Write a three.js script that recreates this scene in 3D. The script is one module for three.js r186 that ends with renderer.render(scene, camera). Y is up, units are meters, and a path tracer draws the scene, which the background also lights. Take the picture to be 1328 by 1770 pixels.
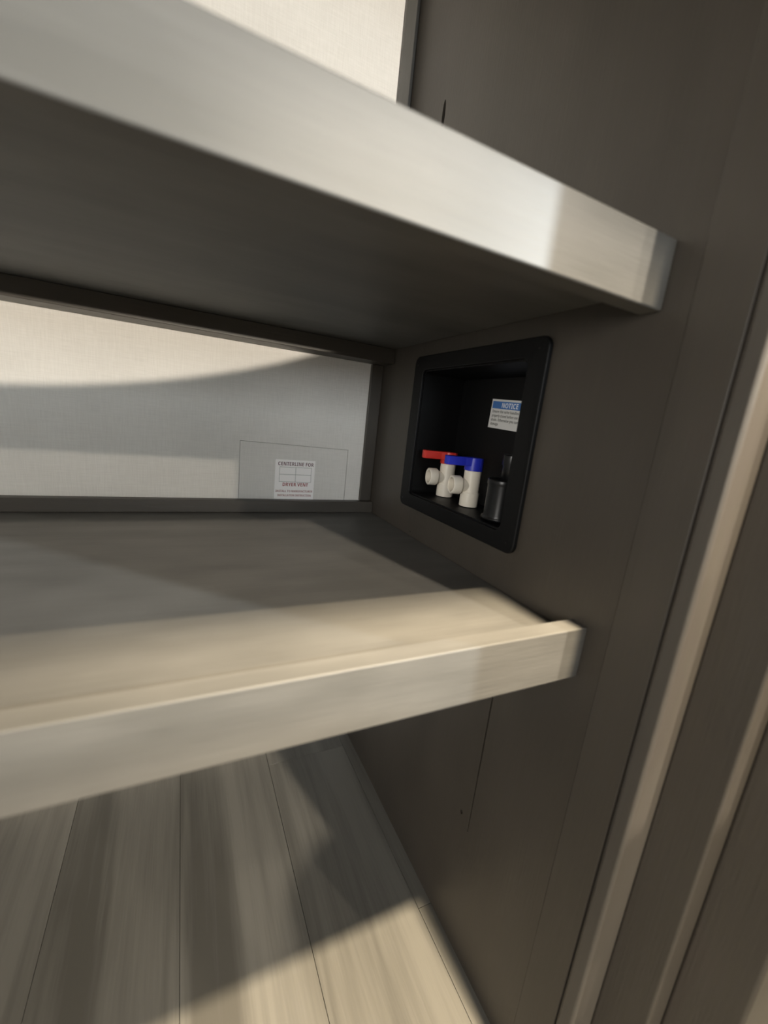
import * as THREE from 'three';
import { RoundedBoxGeometry } from 'three/addons/geometries/RoundedBoxGeometry.js';
import { RectAreaLightUniformsLib } from 'three/addons/lights/RectAreaLightUniformsLib.js';
import { mergeGeometries } from 'three/addons/utils/BufferGeometryUtils.js';

// ------------------------------------------------------------------ camera, lights, exposure
const W = 1328, H = 1770;
const scene = new THREE.Scene();
scene.background = new THREE.Color(0x000000);
const FOCAL = 717.3;                                   // pixels
const camera = new THREE.PerspectiveCamera(2 * Math.atan(H / 2 / FOCAL) * 180 / Math.PI, W / H, 0.02, 20);
camera.position.set(-0.32152, 0.66536, 0.70879);
camera.up.set(-0.000755, 0.970545, -0.240918);
camera.lookAt(-0.32152 + 0.438714, 0.66536 - 0.216174, 0.70879 - 0.872238);
camera.focus = 0.62;
camera.userData.fStop = 3.2;
const EXPOSURE = 1.1;
const WARM = new THREE.Color(1, 0.84, 0.6), SOFT = new THREE.Color(1, 0.9, 0.75), COOL = new THREE.Color(0.86, 0.95, 1.0), CREAM = new THREE.Color(1, 0.9, 0.76);
// position, target, colour, candela, cone (degrees), penumbra, size
const LAMPS = {
  closet: { p: [0.014, 1.645, 0.868], t: [0.2, 0, 0.46], c: WARM, i: 25, a: 38, pen: 1.0, s: 1.3 },
  aisle: { p: [0.335, 1.645, 1.844], t: [0.12, 0.5, 0.45], c: SOFT, i: 17.5, a: 26, pen: 1.0, s: 1.3 },
  far: { p: [0.9, 1.645, 2.74], t: [-0.1, 0.5, 0.3], c: SOFT, i: 7.5, a: 60, pen: 0.5, s: 1.3 },
  reading: { p: [1.15, 1.22, 1.67], t: [-0.06, 0.74, 0.49], c: COOL, i: 15, a: 16, pen: 1.0, s: 1.3 },
  uplight: { p: [-0.01, 0.70, 3.1], t: [-0.01 - 0.1874, 0.70 + 0.3830, 3.1 - 0.9045], c: CREAM, i: 20.5, a: 23.52, pen: 0.012, s: 0.15 },
};
const FAR_FILL = { x: -0.25, y: 1.12, z: 3.235, w: 0.8, h: 0.5, c: COOL, i: 19 };  // added fill light behind the camera, brightens back wall and lips
const SIDE_FILL = { x: -1.735, y: 0.85, z: 1.6, w: 0.6, h: 0.5, c: new THREE.Color(1, 0.97, 0.92), i: 19 };  // added fill light from the left, brightens right panel and valves

const renderer = new THREE.WebGLRenderer({ antialias: true });
renderer.toneMapping = THREE.LinearToneMapping;
renderer.toneMappingExposure = EXPOSURE;
renderer.shadowMap.enabled = true;

// ------------------------------------------------------------------ helpers
const taken = {};
function numbered(n) { const k = taken[n] = (taken[n] ?? -1) + 1; return k ? n + '_' + String(k).padStart(3, '0') : n; }
function rng(seed) { let s = seed >>> 0; return () => { s = (s + 0x6d2b79f5) | 0; let t = Math.imul(s ^ (s >>> 15), 1 | s); t = (t + Math.imul(t ^ (t >>> 7), 61 | t)) ^ t; return ((t ^ (t >>> 14)) >>> 0) / 4294967296; }; }
function mesh(name, geo, mat, parent) {
  const m = new THREE.Mesh(geo, mat);
  m.name = parent ? name : numbered(name);
  m.castShadow = m.receiveShadow = true;
  (parent || scene).add(m);
  return m;
}
function struct(name, geo, mat) { const m = mesh(name, geo, mat); m.userData.kind = 'structure'; return m; }
function structGroup(name) { const g = new THREE.Group(); g.name = numbered(name); g.userData.kind = 'structure'; scene.add(g); return g; }
function thing(name, label, category, pos, group) {
  const g = new THREE.Group(); g.name = numbered(name); g.position.set(...pos);
  g.userData = { label, category }; if (group) g.userData.group = group;
  scene.add(g); return g;
}
// metre UVs from the face normals; grain axis along u
function uvBox(geo, grain = 'x', off = [0, 0]) {
  const g = geo.index ? geo.toNonIndexed() : geo;
  const p = g.attributes.position, n = p.count, uv = new Float32Array(n * 2);
  const a = new THREE.Vector3(), b = new THREE.Vector3(), c = new THREE.Vector3();
  const gi = 'xyz'.indexOf(grain);
  for (let i = 0; i < n; i += 3) {
    a.fromBufferAttribute(p, i); b.fromBufferAttribute(p, i + 1); c.fromBufferAttribute(p, i + 2);
    const N = b.clone().sub(a).cross(c.clone().sub(a));
    const abs = [Math.abs(N.x), Math.abs(N.y), Math.abs(N.z)];
    const ax = abs.indexOf(Math.max(...abs));
    let u = gi, v = [0, 1, 2].find((k) => k !== ax && k !== gi);
    if (ax === gi) { u = (gi + 1) % 3; v = (gi + 2) % 3; }
    [a, b, c].forEach((q, k) => {
      uv[(i + k) * 2] = q.getComponent(u) + off[0];
      uv[(i + k) * 2 + 1] = q.getComponent(v) + off[1] + ax * 0.37;
    });
  }
  g.setAttribute('uv', new THREE.BufferAttribute(uv, 2));
  return g;
}
// box between two corners, relative to an origin
function bx(x0, x1, y0, y1, z0, z1, r = 0.0008, grain = 'x', off) {
  const w = x1 - x0, h = y1 - y0, d = z1 - z0;
  const g = r ? new RoundedBoxGeometry(w, h, d, 2, Math.min(r, w / 2.01, h / 2.01, d / 2.01)) : new THREE.BoxGeometry(w, h, d);
  g.translate((x0 + x1) / 2, (y0 + y1) / 2, (z0 + z1) / 2);
  return uvBox(g, grain, off);
}
function cyl(r0, r1, h, seg = 40) { return new THREE.CylinderGeometry(r1, r0, h, seg); }
function lathe(pts, seg = 48) { return new THREE.LatheGeometry(pts.map(([r, y]) => new THREE.Vector2(r, y)), seg); }

// ------------------------------------------------------------------ textures
// periodic value noise
function noise2(seed, nx, ny) {
  const R = rng(seed), g = new Float32Array(nx * ny).map(() => R());
  const sm = (t) => t * t * (3 - 2 * t);
  return (u, v) => {
    const x = (((u % 1) + 1) % 1) * nx, y = (((v % 1) + 1) % 1) * ny;
    const xi = Math.floor(x), yi = Math.floor(y), fx = sm(x - xi), fy = sm(y - yi);
    const at = (i, j) => g[((j % ny) * nx) + (i % nx)];
    return (at(xi, yi) * (1 - fx) + at(xi + 1, yi) * fx) * (1 - fy) + (at(xi, yi + 1) * (1 - fx) + at(xi + 1, yi + 1) * fx) * fy;
  };
}
function texture(w, h, fn, srgb) {
  const d = new Uint8Array(w * h * 4);
  for (let j = 0; j < h; j++) for (let i = 0; i < w; i++) {
    const c = fn(i / w, j / h), k = (j * w + i) * 4;
    for (let q = 0; q < 3; q++) d[k + q] = Math.max(0, Math.min(255, Math.round(255 * (Array.isArray(c) ? c[q] : c))));
    d[k + 3] = 255;
  }
  const t = new THREE.DataTexture(d, w, h);
  t.wrapS = t.wrapT = THREE.RepeatWrapping; t.magFilter = THREE.LinearFilter; t.minFilter = THREE.LinearMipmapLinearFilter; t.generateMipmaps = true;
  if (srgb) t.colorSpace = THREE.SRGBColorSpace;
  t.needsUpdate = true; return t;
}
const enc = (l) => (l <= 0.0031308 ? 12.92 * l : 1.055 * Math.pow(l, 1 / 2.4) - 0.055);
const mixc = (a, b, t) => a.map((x, i) => x + (b[i] - x) * t);
// weathered oak laminate: long faint streaks, cloudy patches, short fibres
function laminate(seed, lo, hi, w = 1024, h = 1024) {
  const s1 = noise2(seed, 3, 26), s2 = noise2(seed + 1, 6, 80), s3 = noise2(seed + 2, 20, 300), cl = noise2(seed + 3, 6, 9), c2 = noise2(seed + 4, 22, 30), c3 = noise2(seed + 6, 70, 70), fi = noise2(seed + 5, 60, 420);
  return texture(w, h, (u, v) => {
    const k = 0.24 * s1(u, v) + 0.08 * s2(u, v) + 0.07 * s3(u, v) + 0.26 * cl(u, v) + 0.24 * c2(u, v) + 0.05 * fi(u, v) + 0.06 * c3(u, v);
    const t = Math.max(0, Math.min(1, (k - 0.3) / 0.4));
    return mixc(lo, hi, t).map(enc);
  }, true);
}
const LAM_LO = [0.084, 0.080, 0.0725], LAM_HI = [0.122, 0.1165, 0.1065];
const lamTex = laminate(11, LAM_LO, LAM_HI);
const lamBump = (() => { const a = noise2(41, 16, 380), b = noise2(42, 90, 500); return texture(1024, 1024, (u, v) => 0.6 * a(u, v) + 0.4 * b(u, v)); })();
lamTex.repeat.set(0.9, 1.7); lamBump.repeat.set(1.3, 2.2);
const laminateMat = new THREE.MeshStandardMaterial({ map: lamTex, roughness: 0.52, bumpMap: lamBump, bumpScale: 0.00012 });
const shadedLamTex = laminate(23, [0.046, 0.0392, 0.0315], [0.057, 0.0488, 0.0395]);  // same laminate as the shelves, darkened in colour for the shaded panel
shadedLamTex.repeat.set(0.7, 1.2);
const shadedLamMat = new THREE.MeshStandardMaterial({ map: shadedLamTex, roughness: 0.45, bumpMap: lamBump, bumpScale: 0.0001 });

const stileTex = laminate(29, [0.061, 0.053, 0.0445], [0.075, 0.066, 0.0555], 512, 512);  // laminate copy darkened in colour to dim the brightly lit frame strip
stileTex.repeat.set(0.7, 1.2);
const stileMat = new THREE.MeshStandardMaterial({ map: stileTex, roughness: 0.45, bumpMap: lamBump, bumpScale: 0.0001 });

// linen wall covering: crossing threads
const linen = (() => {
  const hx = noise2(61, 24, 460), vx = noise2(62, 460, 24), cl = noise2(63, 8, 8);
  return { map: texture(1024, 1024, (u, v) => { const k = 0.5 * hx(u, v) + 0.5 * vx(u, v); const t = 0.72 * k + 0.28 * cl(u, v); return mixc([0.66, 0.635, 0.595], [0.78, 0.755, 0.715], t).map(enc); }, true),
    bump: texture(1024, 1024, (u, v) => 0.5 * hx(u, v) + 0.5 * vx(u, v)) };
})();
linen.map.repeat.set(2.9, 2.9); linen.bump.repeat.set(2.9, 2.9);
const linenMat = new THREE.MeshStandardMaterial({ map: linen.map, bumpMap: linen.bump, bumpScale: 0.00025, roughness: 0.8 });

// vinyl planks: several tones of streaked wood
const plankMats = [0, 1, 2].map((k) => {
  const s1 = noise2(80 + k, 2, 7), s2 = noise2(90 + k, 3, 16), s3 = noise2(100 + k, 8, 60), f = noise2(110 + k, 30, 260), wob = noise2(120 + k, 4, 3);
  const t = texture(1024, 512, (u, v) => {
    const vv = v + 0.05 * (wob(u, v) - 0.5);
    const q = 0.36 * s1(u, vv) + 0.34 * s2(u, vv) + 0.2 * s3(u, vv) + 0.1 * f(u, v);
    return mixc([0.076, 0.070, 0.060], [0.155, 0.146, 0.127], Math.max(0, Math.min(1, (q - 0.28) / 0.44))).map(enc);
  }, true);
  t.repeat.set(0.8, 2.4);
  return new THREE.MeshStandardMaterial({ map: t, roughness: 0.5, bumpMap: lamBump, bumpScale: 0.0001 });
});
const subfloorMat = new THREE.MeshStandardMaterial({ color: 0x14110e, roughness: 0.9 });
const plaster = new THREE.MeshStandardMaterial({ color: new THREE.Color(0.25, 0.23, 0.2), roughness: 0.9 });
const blackPlastic = new THREE.MeshPhysicalMaterial({ color: new THREE.Color(0.0035, 0.0036, 0.004), specularIntensity: 0.45, roughness: 0.5, bumpMap: lamBump, bumpScale: 0.00005 });
const drainPlastic = new THREE.MeshPhysicalMaterial({ color: new THREE.Color(0.006, 0.0061, 0.0066), specularIntensity: 0.7, roughness: 0.3 });
const whitePlastic = new THREE.MeshStandardMaterial({ color: new THREE.Color(0.84, 0.785, 0.68), roughness: 0.4 });
const redPlastic = new THREE.MeshStandardMaterial({ color: new THREE.Color(0.62, 0.035, 0.025), roughness: 0.4 });
const bluePlastic = new THREE.MeshStandardMaterial({ color: new THREE.Color(0.018, 0.03, 0.5), roughness: 0.4 });
const screwMat = new THREE.MeshStandardMaterial({ color: 0x3a3835, roughness: 0.35, metalness: 0.9 });
const darkHole = new THREE.MeshStandardMaterial({ color: 0x0b0907, roughness: 1 });

// ------------------------------------------------------------------ the setting
const CEIL = 1.66;
const XL = -0.74;                       // left side of the closet
// floor: subfloor slab with a vinyl plank on it for every board
{
  const floor = structGroup('floor');
  mesh('subfloor', bx(-1.8, 1.6, -0.05, -0.006, -0.05, 3.3, 0), subfloorMat, floor);
  const seams = [-0.02 + 0.1515 * 11]; for (let x = seams[0] - 0.1515; x > -1.95; x -= 0.1515) seams.unshift(x);
  const R = rng(5);
  const cuts = { 0: 0.353, '-1': 0.039, '-2': 0.75, '-3': 0.68 };
  for (let s = 0; s < seams.length - 1; s++) {
    const x0 = Math.max(seams[s], -1.78), x1 = Math.min(seams[s + 1], 1.58);
    if (x1 - x0 < 0.02) continue;
    const col = Math.round((seams[s] + 0.02) / 0.1515), start = cuts[col] ?? 0.6 + R() * 0.6;
    const zs = [0]; for (let z = start; z < 3.25; z += 1.22) if (z > 0.02) zs.push(z); zs.push(3.25);
    for (let k = 0; k < zs.length - 1; k++) {
      mesh('plank', bx(x0 + 0.00025, x1 - 0.00025, -0.006, 0, zs[k] + 0.00025, zs[k + 1] - 0.00025, 0.0005, 'z', [R() * 3, R() * 3]), plankMats[(s + k) % 3], floor);
    }
  }
}
{
  const s = new THREE.Shape(); s.moveTo(-1.8, 0); s.lineTo(0.13, 0); s.lineTo(0.13, CEIL); s.lineTo(-1.8, CEIL); s.closePath();
  const h = new THREE.Path(); h.moveTo(-0.237, 0.4395); h.lineTo(-0.237, 0.6085); h.lineTo(-0.0505, 0.605); h.lineTo(-0.0505, 0.4395); h.closePath(); s.holes.push(h);
  struct('wall_back', uvBox(new THREE.ExtrudeGeometry(s, { depth: 0.004, bevelEnabled: false }).translate(0, 0, -0.004), 'x'), linenMat);
  struct('wall_back_outer', bx(-1.8, 0.13, 0, CEIL, -0.05, -0.004, 0), plaster);
}
struct('ceiling', bx(-1.8, 1.6, CEIL, CEIL + 0.05, -0.05, 3.3, 0), plaster);
struct('wall_left', bx(XL - 0.02, XL, 0, CEIL, 0, 0.62, 0.001, 'y'), linenMat);
// right wall panel: slab with the box opening, the pencil-thin panel joint and two drilled holes cut through
const BOX = { y0: 0.5384, y1: 0.7613, z0: 0.1313, z1: 0.3923 };
const OPEN = { y0: 0.5606, y1: 0.7393, z0: 0.1585, z1: 0.3647 };
function roundRect(path, z0, z1, y0, y1, r) {
  path.moveTo(z0 + r, y0); path.lineTo(z1 - r, y0); path.absarc(z1 - r, y0 + r, r, -Math.PI / 2, 0);
  path.lineTo(z1, y1 - r); path.absarc(z1 - r, y1 - r, r, 0, Math.PI / 2);
  path.lineTo(z0 + r, y1); path.absarc(z0 + r, y1 - r, r, Math.PI / 2, Math.PI);
  path.lineTo(z0, y0 + r); path.absarc(z0 + r, y0 + r, r, Math.PI, Math.PI * 1.5);
  return path;
}
// shape drawn in (z, y), extruded towards +x
function extrudeX(shape, depth, x0, bevel) {
  const g = new THREE.ExtrudeGeometry(shape, { depth, bevelEnabled: !!bevel, bevelSize: bevel || 0, bevelThickness: bevel || 0, bevelSegments: 3, bevelOffset: -(bevel || 0), curveSegments: 16 });
  // (z, y, d) -> (x0 + d, y, z): mirror keeps winding by swapping
  const p = g.attributes.position;
  for (let i = 0; i < p.count; i++) { const z = p.getX(i), y = p.getY(i), d = p.getZ(i); p.setXYZ(i, x0 + d, y, z); }
  const ng = g.index ? g.toNonIndexed() : g, q = ng.attributes.position;
  for (let i = 0; i < q.count; i += 3) { const a = [q.getX(i + 1), q.getY(i + 1), q.getZ(i + 1)]; q.setXYZ(i + 1, q.getX(i + 2), q.getY(i + 2), q.getZ(i + 2)); q.setXYZ(i + 2, ...a); }
  ng.computeVertexNormals();
  return ng;
}
{
  const s = new THREE.Shape(); s.moveTo(0, 0); s.lineTo(0.551, 0); s.lineTo(0.551, CEIL); s.lineTo(0, CEIL); s.closePath();
  s.holes.push(roundRect(new THREE.Path(), OPEN.z0 - 0.008, OPEN.z1 + 0.008, OPEN.y0 - 0.008, OPEN.y1 + 0.008, 0.012));
  const slot = new THREE.Path(); slot.moveTo(0.3968, 0.177); slot.lineTo(0.3978, 0.177); slot.lineTo(0.3985, 0.3); slot.lineTo(0.3985, 0.47); slot.lineTo(0.3962, 0.47); slot.lineTo(0.3962, 0.3); slot.closePath(); s.holes.push(slot);
  const h1 = new THREE.Path(); h1.absellipse(0.381, 0.190, 0.0022, 0.0032, 0, Math.PI * 2); s.holes.push(h1);
  const h2 = new THREE.Path(); h2.absellipse(0.118, 1.078, 0.004, 0.018, 0, Math.PI * 2); s.holes.push(h2);
  const panel = struct('wall_right', uvBox(extrudeX(s, 0.012, 0), 'y'), shadedLamMat);
  panel.userData.label = 'grey-brown laminate panel on the right side of the closet, shade darkened into its tone';
  struct('wall_right_outer', bx(0.1, 0.13, 0, CEIL, 0, 0.6, 0), darkHole);
}
// stile and stepped door frame on the right, each member a full-height board
struct('trim_1', bx(-0.0025, 0.018, 0, CEIL, 0.5125, 0.5505, 0.0012, 'y', [0.3, 0.1]), shadedLamMat);
struct('trim_2', bx(-0.006, 0.03, 0, CEIL, 0.5525, 0.567, 0.0035, 'y', [0.7, 0.2]), stileMat);
struct('trim_3', bx(0.024, 0.06, 0, CEIL, 0.5665, 0.605, 0.0025, 'y', [0.1, 0.5]), shadedLamMat);
struct('trim_4', bx(0.047, 0.13, 0, CEIL, 0.6045, 0.647, 0.003, 'y', [0.5, 0.9]), shadedLamMat);
struct('wall_front_right', bx(0.13, 1.6, 0, CEIL, 0.55, 0.645, 0), plaster);
struct('wall_front_left', bx(-1.8, XL - 0.02, 0, CEIL, 0.55, 0.62, 0), plaster);
struct('blocker_header', bx(-1.75, 1.55, 1.239, CEIL, 0.6455, 0.70, 0.002), shadedLamMat);  // added unseen header, cuts lamp light on the upper lip and wall
struct('wall_room_right', bx(1.55, 1.6, 0, CEIL, 0.645, 3.3, 0), plaster);
struct('wall_room_left', bx(-1.8, -1.75, 0, CEIL, 0.62, 3.3, 0), plaster);
struct('wall_room_far', bx(-1.8, 1.6, 0, CEIL, 3.25, 3.3, 0), plaster);

// corner trims and back cleats of the closet
struct('trim_5', bx(-0.0222, -0.0003, 0.5137, 0.757, 0.0003, 0.0074, 0.001, 'y', [0.2, 0.4]), shadedLamMat);
struct('trim_6', bx(-0.0222, -0.0003, 0.8145, CEIL - 0.001, 0.0003, 0.0074, 0.001, 'y', [0.6, 0.4]), laminateMat);
struct('trim_7', bx(XL + 0.001, -0.0003, 0.4937, 0.5135, 0.003, 0.0195, 0.001, 'x', [0.4, 0.8]), shadedLamMat);
struct('trim_8', bx(XL + 0.001, -0.0003, 0.7573, 0.7811, 0.003, 0.048, 0.001, 'x', [0.9, 0.3]), shadedLamMat);

// ------------------------------------------------------------------ shelves
{
  const lo = thing('shelf', 'lower grey oak laminate shelf with a raised front lip, its front strip sunlit and tan', 'shelf', [-0.37, 0.4775, 0.003]);
  lo.userData.label = 'lower grey-brown wood laminate shelf, level with the bottom of the black outlet box';
  const w = 0.3693;
  mesh('board', bx(-w, w, 0, 0.016, 0, 0.4705, 0.0006, 'x'), laminateMat, lo);
  mesh('front_lip', bx(-w, w + 0.0004, 0.4584 - 0.4775, 0.5069 - 0.4775, 0.4708, 0.4884, 0.0011, 'x', [0.31, 0.77]), laminateMat, lo);
  const up = thing('shelf', 'upper grey-brown wood laminate shelf above the black outlet box, dark underneath with bright front lip', 'shelf', [-0.37, 0.7813, 0.003]);
  mesh('board', bx(-w, w, 0, 0.016, 0, 0.4705, 0.0006, 'x', [0.2, 0.1]), laminateMat, up);
  mesh('front_lip', bx(-w, w + 0.0004, 0.7655 - 0.7813, 0.8138 - 0.7813, 0.4708, 0.4884, 0.0016, 'x', [0.77, 0.15]), laminateMat, up);
}

// ------------------------------------------------------------------ vent patch and its sticker on the back wall
{
  const s = new THREE.Shape(); s.moveTo(-0.2365, 0.44); s.lineTo(-0.051, 0.44); s.lineTo(-0.051, 0.6045); s.lineTo(-0.2365, 0.608); s.closePath();
  const g = new THREE.ExtrudeGeometry(s, { depth: 0.0032, bevelEnabled: true, bevelSize: 0.0003, bevelThickness: 0.0003, bevelSegments: 1, bevelOffset: -0.0003 });
  const m = mesh('vent_cover_panel', uvBox(g.translate(0.144, -0.44, 0)), linenMat);
  m.position.set(-0.144, 0.44, -0.0036);
  m.userData = { label: 'pale linen-covered rectangular patch outlined low on the back wall, behind the white sticker', category: 'panel' };
}
function printed(w, h, px, draw) {
  const c = document.createElement('canvas'); c.width = Math.round(w * px); c.height = Math.round(h * px);
  const x = c.getContext('2d'); draw(x, c.width, c.height);
  const t = new THREE.CanvasTexture(c); t.colorSpace = THREE.SRGBColorSpace; t.magFilter = THREE.LinearFilter;
  return new THREE.MeshStandardMaterial({ map: t, roughness: 0.55 });
}
// thin sticker with print on its +z face; edges take the paper tone at the texture's rim
function stickerGeo(w, h, d) {
  const g = new THREE.BoxGeometry(w, h, d), uv = g.attributes.uv, n = g.attributes.normal;
  for (let i = 0; i < uv.count; i++) if (n.getZ(i) < 0.5) uv.setXY(i, 0.004, 0.004);
  return g;
}
{
  const w = 0.069, h = 0.082;
  const mat = printed(w, h, 9000, (x, W, H) => {
    x.fillStyle = '#fbf7f5'; x.fillRect(0, 0, W, H);
    x.textAlign = 'center'; x.textBaseline = 'middle';
    x.fillStyle = '#6a4a50'; x.font = `bold ${H * 0.105}px sans-serif`; x.fillText('CENTERLINE FOR', W * 0.51, H * 0.085, W * 0.9);
    x.strokeStyle = '#a9a9a4'; x.lineWidth = W * 0.009;
    x.strokeRect(W * 0.11, H * 0.155, W * 0.8, H * 0.31);
    x.strokeStyle = '#8d8d88';
    x.beginPath(); x.moveTo(W * 0.51, H * 0.155); x.lineTo(W * 0.51, H * 0.465); x.moveTo(W * 0.11, H * 0.31); x.lineTo(W * 0.91, H * 0.31); x.stroke();
    x.fillStyle = '#9a4440'; x.font = `bold ${H * 0.1}px sans-serif`; x.fillText('DRYER VENT', W * 0.52, H * 0.52, W * 0.66);
    x.fillStyle = '#a06a66'; x.font = `bold ${H * 0.062}px sans-serif`;
    x.fillText('INSTALL TO MANUFACTURER', W * 0.5, H * 0.665, W * 0.94);
    x.fillText('INSTALLATION INSTRUCTION', W * 0.51, H * 0.755, W * 0.86);
  });
  const m = mesh('sticker', stickerGeo(w, h, 0.0004), mat);
  m.position.set(-0.1445, 0.5815 - h / 2, 0.0003);
  m.userData = { label: 'white sticker with red print and a cross marking the dryer vent on the back wall', category: 'sticker' };
}

// ------------------------------------------------------------------ outlet box
{
  const cy = (BOX.y0 + BOX.y1) / 2, cz = (BOX.z0 + BOX.z1) / 2;
  const t = thing('washer_outlet_box', 'black plastic recessed outlet box with a wide flange, set into the right panel between shelves', 'outlet box', [0, BOX.y0, cz]);
  const inv = (g) => g.translate(0, -BOX.y0, -cz);
  const s = roundRect(new THREE.Shape(), BOX.z0, BOX.z1, BOX.y0, BOX.y1, 0.011);
  s.holes.push(roundRect(new THREE.Path(), OPEN.z0 - 0.002, OPEN.z1 + 0.002, OPEN.y0 - 0.002, OPEN.y1 + 0.002, 0.008));
  mesh('flange', inv(extrudeX(s, 0.0028, -0.0042, 0.0014)), blackPlastic, t);
  // recess: ring wall and back, slightly drafted
  const D = 0.066, ring = (z0, z1, y0, y1, r) => roundRect(new THREE.Shape(), z0, z1, y0, y1, r).getPoints(10);
  const a = ring(OPEN.z0, OPEN.z1, OPEN.y0, OPEN.y1, 0.007), b = ring(OPEN.z0 + 0.003, OPEN.z1 - 0.003, OPEN.y0 + 0.0005, OPEN.y1 - 0.003, 0.006);
  const P = [], push = (u, v, w) => P.push(...u, ...v, ...w);
  const n = a.length, V = (pt, x) => [x, pt.y, pt.x];
  const off = (pts, d) => ring(OPEN.z0 - d + (pts === b ? 0.003 : 0), OPEN.z1 + d - (pts === b ? 0.003 : 0), OPEN.y0 - d, OPEN.y1 + d, 0.009);
  const ao = off(a, 0.0022), bo = off(b, 0.0022);
  for (let i = 0; i < n; i++) {
    const j = (i + 1) % n;
    const q = (A, B, C, E) => { push(A, B, C); push(A, C, E); };
    q(V(a[i], -0.002), V(a[j], -0.002), V(b[j], D), V(b[i], D));           // inside
    q(V(ao[j], -0.002), V(ao[i], -0.002), V(bo[i], D + 0.002), V(bo[j], D + 0.002)); // outside
    q(V(a[j], -0.002), V(a[i], -0.002), V(ao[i], -0.002), V(ao[j], -0.002));
    push(V(b[i], D), V(b[j], D), [D, cy, cz]);
    push(V(bo[j], D + 0.002), V(bo[i], D + 0.002), [D + 0.002, cy, cz]);
  }
  const g = new THREE.BufferGeometry(); g.setAttribute('position', new THREE.Float32BufferAttribute(P, 3)); g.computeVertexNormals();
  g.setAttribute('uv', new THREE.Float32BufferAttribute(new Float32Array(P.length / 3 * 2), 2));
  mesh('recess', inv(g), blackPlastic, t);
  for (const [z, y] of [[BOX.z0 + 0.010, BOX.y0 + 0.011], [BOX.z1 - 0.0115, BOX.y0 + 0.0115], [BOX.z0 + 0.010, BOX.y1 - 0.0125], [BOX.z1 - 0.0125, BOX.y1 - 0.0115]]) {
    const sc = lathe([[0, 0.0017], [0.0009, 0.0017], [0.001, 0.0012], [0.0022, 0.0012], [0.0032, 0.0005], [0.0034, 0]], 20);
    sc.rotateZ(Math.PI / 2).translate(-0.0042, y, z);
    mesh('screw', inv(sc), screwMat, t);
  }
}
// notice sticker on the back of the recess (faces -x)
{
  const w = 0.0665, h = 0.0385;
  const mat = printed(w, h, 9000, (x, W, H) => {
    x.fillStyle = '#d4d4d2'; x.fillRect(0, 0, W, H);
    x.fillStyle = '#3f6fb0'; x.fillRect(W * 0.03, H * 0.07, W * 0.95, H * 0.25);
    x.fillStyle = '#e4e8ec'; x.font = `bold ${H * 0.23}px sans-serif`; x.textAlign = 'center'; x.textBaseline = 'middle';
    x.fillText('NOTICE', W * 0.55, H * 0.2, W * 0.5);
    x.fillStyle = '#45443f'; x.textAlign = 'left'; x.font = `bold ${H * 0.125}px sans-serif`;
    ['Ensure the valve handles are', 'properly closed before use and', 'drain. Otherwise you can be', 'damage'].forEach((s, i) => x.fillText(s, W * 0.06, H * (0.42 + 0.145 * i), W * (i === 3 ? 0.24 : 0.9)));
  });
  const m = mesh('notice_sticker', stickerGeo(w, h, 0.0004), mat);
  m.rotation.set(0, -Math.PI / 2, 0); m.rotateZ(-0.045);
  m.position.set(0.0655, 0.6885, 0.2675);
  m.userData = { label: 'small white notice sticker with a blue heading on the back of the black outlet box', category: 'sticker' };
}
// quarter-turn valves: white body with a side outlet towards the closet, coloured lever on top
function valve(label, pos, leverMat, turn) {
  const t = thing('shutoff_valve', label, 'valve', pos);
  t.rotation.y = turn;
  const body = lathe([[0, 0], [0.0122, 0], [0.0127, 0.0008], [0.0127, 0.0185], [0.0121, 0.0195], [0.0115, 0.0205], [0.0115, 0.0485], [0.0108, 0.0495], [0, 0.0495]]);
  mesh('body', body, whitePlastic, t);
  const out = lathe([[0.0088, 0.012], [0.0088, 0.0290], [0.0098, 0.0301], [0.0118, 0.0301], [0.0128, 0.0291], [0.0128, 0.0185], [0.0118, 0.0168], [0.0092, 0.0148], [0.0092, 0.002]], 40);
  out.rotateZ(Math.PI / 2).translate(0, 0.0285, 0);
  const plug = cyl(0.0088, 0.0088, 0.001, 32); plug.rotateZ(Math.PI / 2).translate(-0.0135, 0.0285, 0);
  mesh('outlet', mergeGeometries([out.toNonIndexed(), plug.toNonIndexed()]), whitePlastic, t);
  // lever: faceted cap and a flat arm, slightly waisted
  const cap = cyl(0.0128, 0.0122, 0.017, 10).translate(0, 0.0495 + 0.0085, 0);
  const s = new THREE.Shape(); s.moveTo(0.004, -0.0115); s.lineTo(-0.016, -0.0075); s.lineTo(-0.040, -0.0082); s.quadraticCurveTo(-0.0455, 0, -0.040, 0.0082); s.lineTo(-0.016, 0.0075); s.lineTo(0.004, 0.0115); s.closePath();
  const arm = new THREE.ExtrudeGeometry(s, { depth: 0.0095, bevelEnabled: true, bevelSize: 0.001, bevelThickness: 0.001, bevelSegments: 2, bevelOffset: -0.001 });
  arm.rotateX(-Math.PI / 2).translate(0, 0.0495 + 0.007, 0);
  mesh('lever', mergeGeometries([cap.toNonIndexed(), arm.index ? arm.toNonIndexed() : arm].map((g) => { g.deleteAttribute('uv'); return g; })), leverMat, t);
}
valve('white plastic water valve with a red lever, left in the black outlet box', [0.041, 0.5615, 0.186], redPlastic, -0.2);
valve('white plastic water valve with a blue lever, right in the black outlet box', [0.036, 0.5615, 0.2535], bluePlastic, -0.2);
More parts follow.
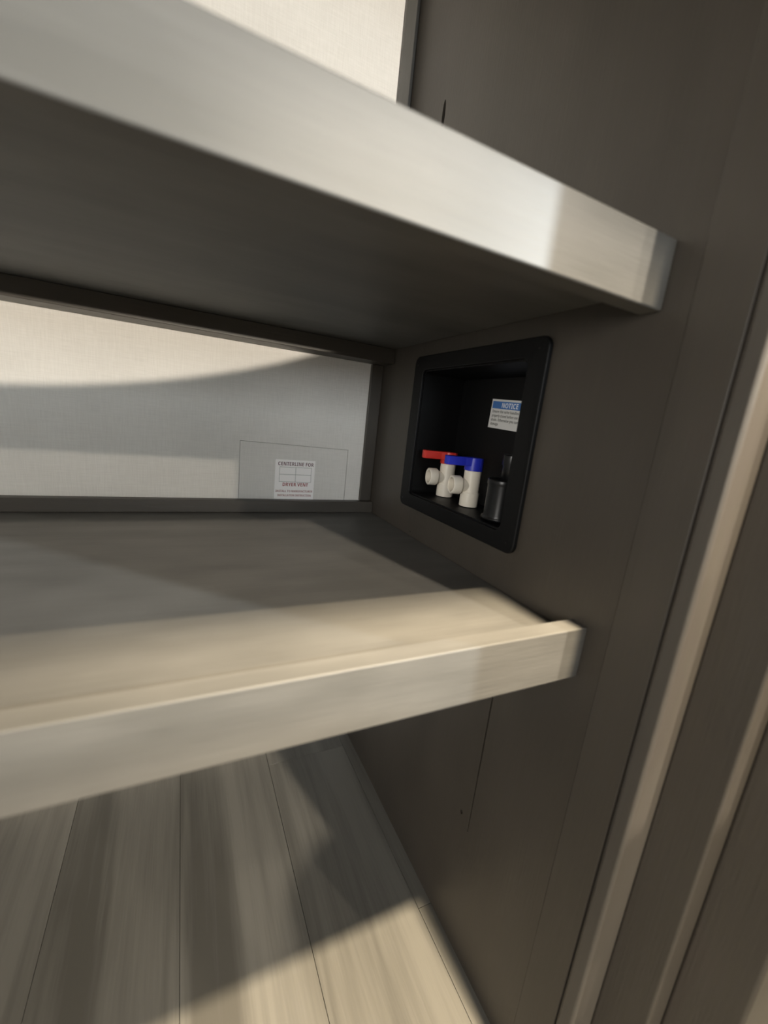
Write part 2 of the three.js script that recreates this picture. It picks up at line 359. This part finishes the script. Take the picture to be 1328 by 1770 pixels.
{
  const t = thing('drain_fitting', 'black plastic drain fitting standing in the right corner of the outlet box', 'drain', [0.0235, 0.5615, 0.330]);
  mesh('socket', lathe([[0, 0], [0.0205, 0], [0.0205, 0.004], [0.0178, 0.006], [0.0178, 0.042], [0.0186, 0.044], [0.0186, 0.0485], [0.0174, 0.05], [0.0125, 0.05], [0.0125, 0.044], [0, 0.044]]), drainPlastic, t);
  mesh('pipe_stub', lathe([[0, 0.044], [0.0095, 0.044], [0.0095, 0.066], [0.0108, 0.067], [0.0108, 0.078], [0.0098, 0.0795], [0, 0.0795]]).translate(0.006, 0, 0.001), drainPlastic, t);
}
// brad head at the shelf joint
{
  const g = lathe([[0, 0.0006], [0.0011, 0.0005], [0.0014, 0]], 16); g.rotateZ(Math.PI / 2);
  const m = mesh('brad_nail', g, screwMat); m.position.set(-0.0001, 0.4995, 0.167);
  m.userData = { label: 'tiny metal brad head in the right panel just above the lower shelf', category: 'nail' };
}

// ------------------------------------------------------------------ lamps of the room
const glassGlow = (c, k) => new THREE.MeshStandardMaterial({ color: 0xffffff, emissive: c, emissiveIntensity: k, roughness: 0.5 });
const whiteMetal = new THREE.MeshStandardMaterial({ color: 0xd8d6d0, roughness: 0.5 });
function spot(l, parent, at) {
  const s = new THREE.SpotLight(l.c, l.i, 0, l.a * Math.PI / 180, l.pen, 2);
  s.position.set(...at); s.castShadow = true; s.shadow.radius = l.s; s.shadow.mapSize.set(2048, 2048); s.shadow.bias = -0.0005;
  const target = new THREE.Object3D(); target.name = 'aim'; target.position.set(l.t[0] - parent.position.x, l.t[1] - parent.position.y, l.t[2] - parent.position.z);
  parent.add(s); parent.add(target); s.target = target; s.name = 'lamp_light';
}
function puck(l, label) {
  const t = thing('ceiling_light', label, 'light', [l.p[0], CEIL, l.p[2]]);
  mesh('housing', lathe([[0, -0.001], [0.042, -0.001], [0.042, -0.007], [0.038, -0.009], [0.033, -0.009], [0.033, -0.005], [0, -0.005]]), whiteMetal, t);
  mesh('lens', lathe([[0, -0.0075], [0.028, -0.007], [0.0325, -0.0055]]), glassGlow(l.c, 2), t);
  spot(l, t, [0, l.p[1] - CEIL, 0]);
}
puck(LAMPS.closet, 'round ceiling light just outside the closet opening');
puck(LAMPS.aisle, 'round ceiling light in the middle of the room');
puck(LAMPS.far, 'round ceiling light at the far end of the room');
function gooseneck(l, wallAt, label, name) {
  const t = thing(name, label, 'lamp', l.p);
  const dir = new THREE.Vector3(...l.t).sub(new THREE.Vector3(...l.p)).normalize();
  const q = new THREE.Quaternion().setFromUnitVectors(new THREE.Vector3(0, 1, 0), dir);
  const shade = lathe([[0, -0.055], [0.014, -0.055], [0.02, -0.05], [0.03, -0.004], [0.0285, -0.004], [0.019, -0.045], [0, -0.045]], 32).applyQuaternion(q);
  mesh('shade', shade, whiteMetal, t);
  mesh('bulb', new THREE.SphereGeometry(0.011, 20, 14).translate(0, -0.025, 0).applyQuaternion(q), glassGlow(l.c, 2), t);
  const w = new THREE.Vector3(...wallAt).sub(new THREE.Vector3(...l.p)), back = dir.clone().multiplyScalar(-0.054);
  const curve = new THREE.QuadraticBezierCurve3(back, back.clone().multiplyScalar(2.2), w);
  mesh('arm', new THREE.TubeGeometry(curve, 20, 0.005, 8), whiteMetal, t);
  mesh('base', new THREE.SphereGeometry(0.02, 16, 12).scale(1, 1, 1).translate(w.x, w.y, w.z), whiteMetal, t);
  spot(l, t, [0, 0, 0]);
}
{
  const t = thing('blocker_table', 'unseen pedestal table added to keep the uplight off the upper shelf lip', 'table', [-0.45, 0, 1.47]);  // added out of view to block the uplight from the upper lip
  mesh('tabletop', bx(-0.6, 0.6, 0.735, 0.775, -0.15, 0.15, 0.004, 'x'), laminateMat, t);
  mesh('pedestal', lathe([[0, 0], [0.16, 0], [0.16, 0.012], [0.04, 0.03], [0.03, 0.06], [0.03, 0.72], [0.09, 0.735], [0, 0.735]]).translate(-0.3, 0, 0), whiteMetal, t);
}
{
  const t = thing('blocker_chair', 'unseen chair added so that its rounded back shapes the shadow on the closet floor', 'chair', [0.236, 0, 1.2]);  // added out of view, its back casts the lobe of shadow on the floor
  const s = new THREE.Shape(); s.moveTo(-0.195, 0.52); s.lineTo(-0.193, 0.730); s.quadraticCurveTo(-0.165, 0.782, -0.09, 0.785); s.lineTo(0.09, 0.785); s.quadraticCurveTo(0.165, 0.782, 0.193, 0.730); s.lineTo(0.195, 0.52); s.closePath();
  mesh('backrest', new THREE.ExtrudeGeometry(s, { depth: 0.03, bevelEnabled: true, bevelSize: 0.008, bevelThickness: 0.006, bevelSegments: 3, bevelOffset: -0.008 }).translate(0, 0, -0.215), whiteMetal, t);
  mesh('seat', new RoundedBoxGeometry(0.39, 0.05, 0.4, 3, 0.02).translate(0, 0.435, 0), whiteMetal, t);
  for (const x of [-0.17, 0.17]) {
    mesh('leg', bx(x - 0.016, x + 0.016, 0, 0.56, -0.205, -0.175, 0.003, 'y'), laminateMat, t);
    mesh('leg', bx(x - 0.016, x + 0.016, 0, 0.412, 0.155, 0.185, 0.003, 'y'), laminateMat, t);
  }
}
gooseneck(LAMPS.reading, [1.55, 1.25, 1.9], 'white wall reading lamp on the right side of the room', 'reading_lamp');
gooseneck(LAMPS.uplight, [0.12, 0.01, 3.15], 'white floor standing lamp turned up towards the closet', 'floor_lamp');

// added fill lights, built as unseen windows on the far and left room walls
RectAreaLightUniformsLib.init();
function fillPanel(D, turn) {
  const g = structGroup('fill_panel_1'.replace('1', turn ? '2' : '1')), f = 0.04;
  g.position.set(D.x, D.y, D.z); g.rotation.y = turn;
  for (const [x0, x1, y0, y1] of [[-D.w / 2 - f, D.w / 2 + f, D.h / 2, D.h / 2 + f], [-D.w / 2 - f, D.w / 2 + f, -D.h / 2 - f, -D.h / 2], [-D.w / 2 - f, -D.w / 2, -D.h / 2, D.h / 2], [D.w / 2, D.w / 2 + f, -D.h / 2, D.h / 2]])
    mesh('frame', bx(x0, x1, y0, y1, -0.015, 0.0145, 0.003), whiteMetal, g);
  mesh('pane', bx(-D.w / 2, D.w / 2, -D.h / 2, D.h / 2, 0.005, 0.0145, 0), glassGlow(D.c, 2), g);
  const l = new THREE.RectAreaLight(D.c, D.i, D.w, D.h); l.name = 'fill_light'; g.add(l);   // shines along its own -z
}
fillPanel(FAR_FILL, 0);
fillPanel(SIDE_FILL, -Math.PI / 2);
renderer.render(scene, camera);
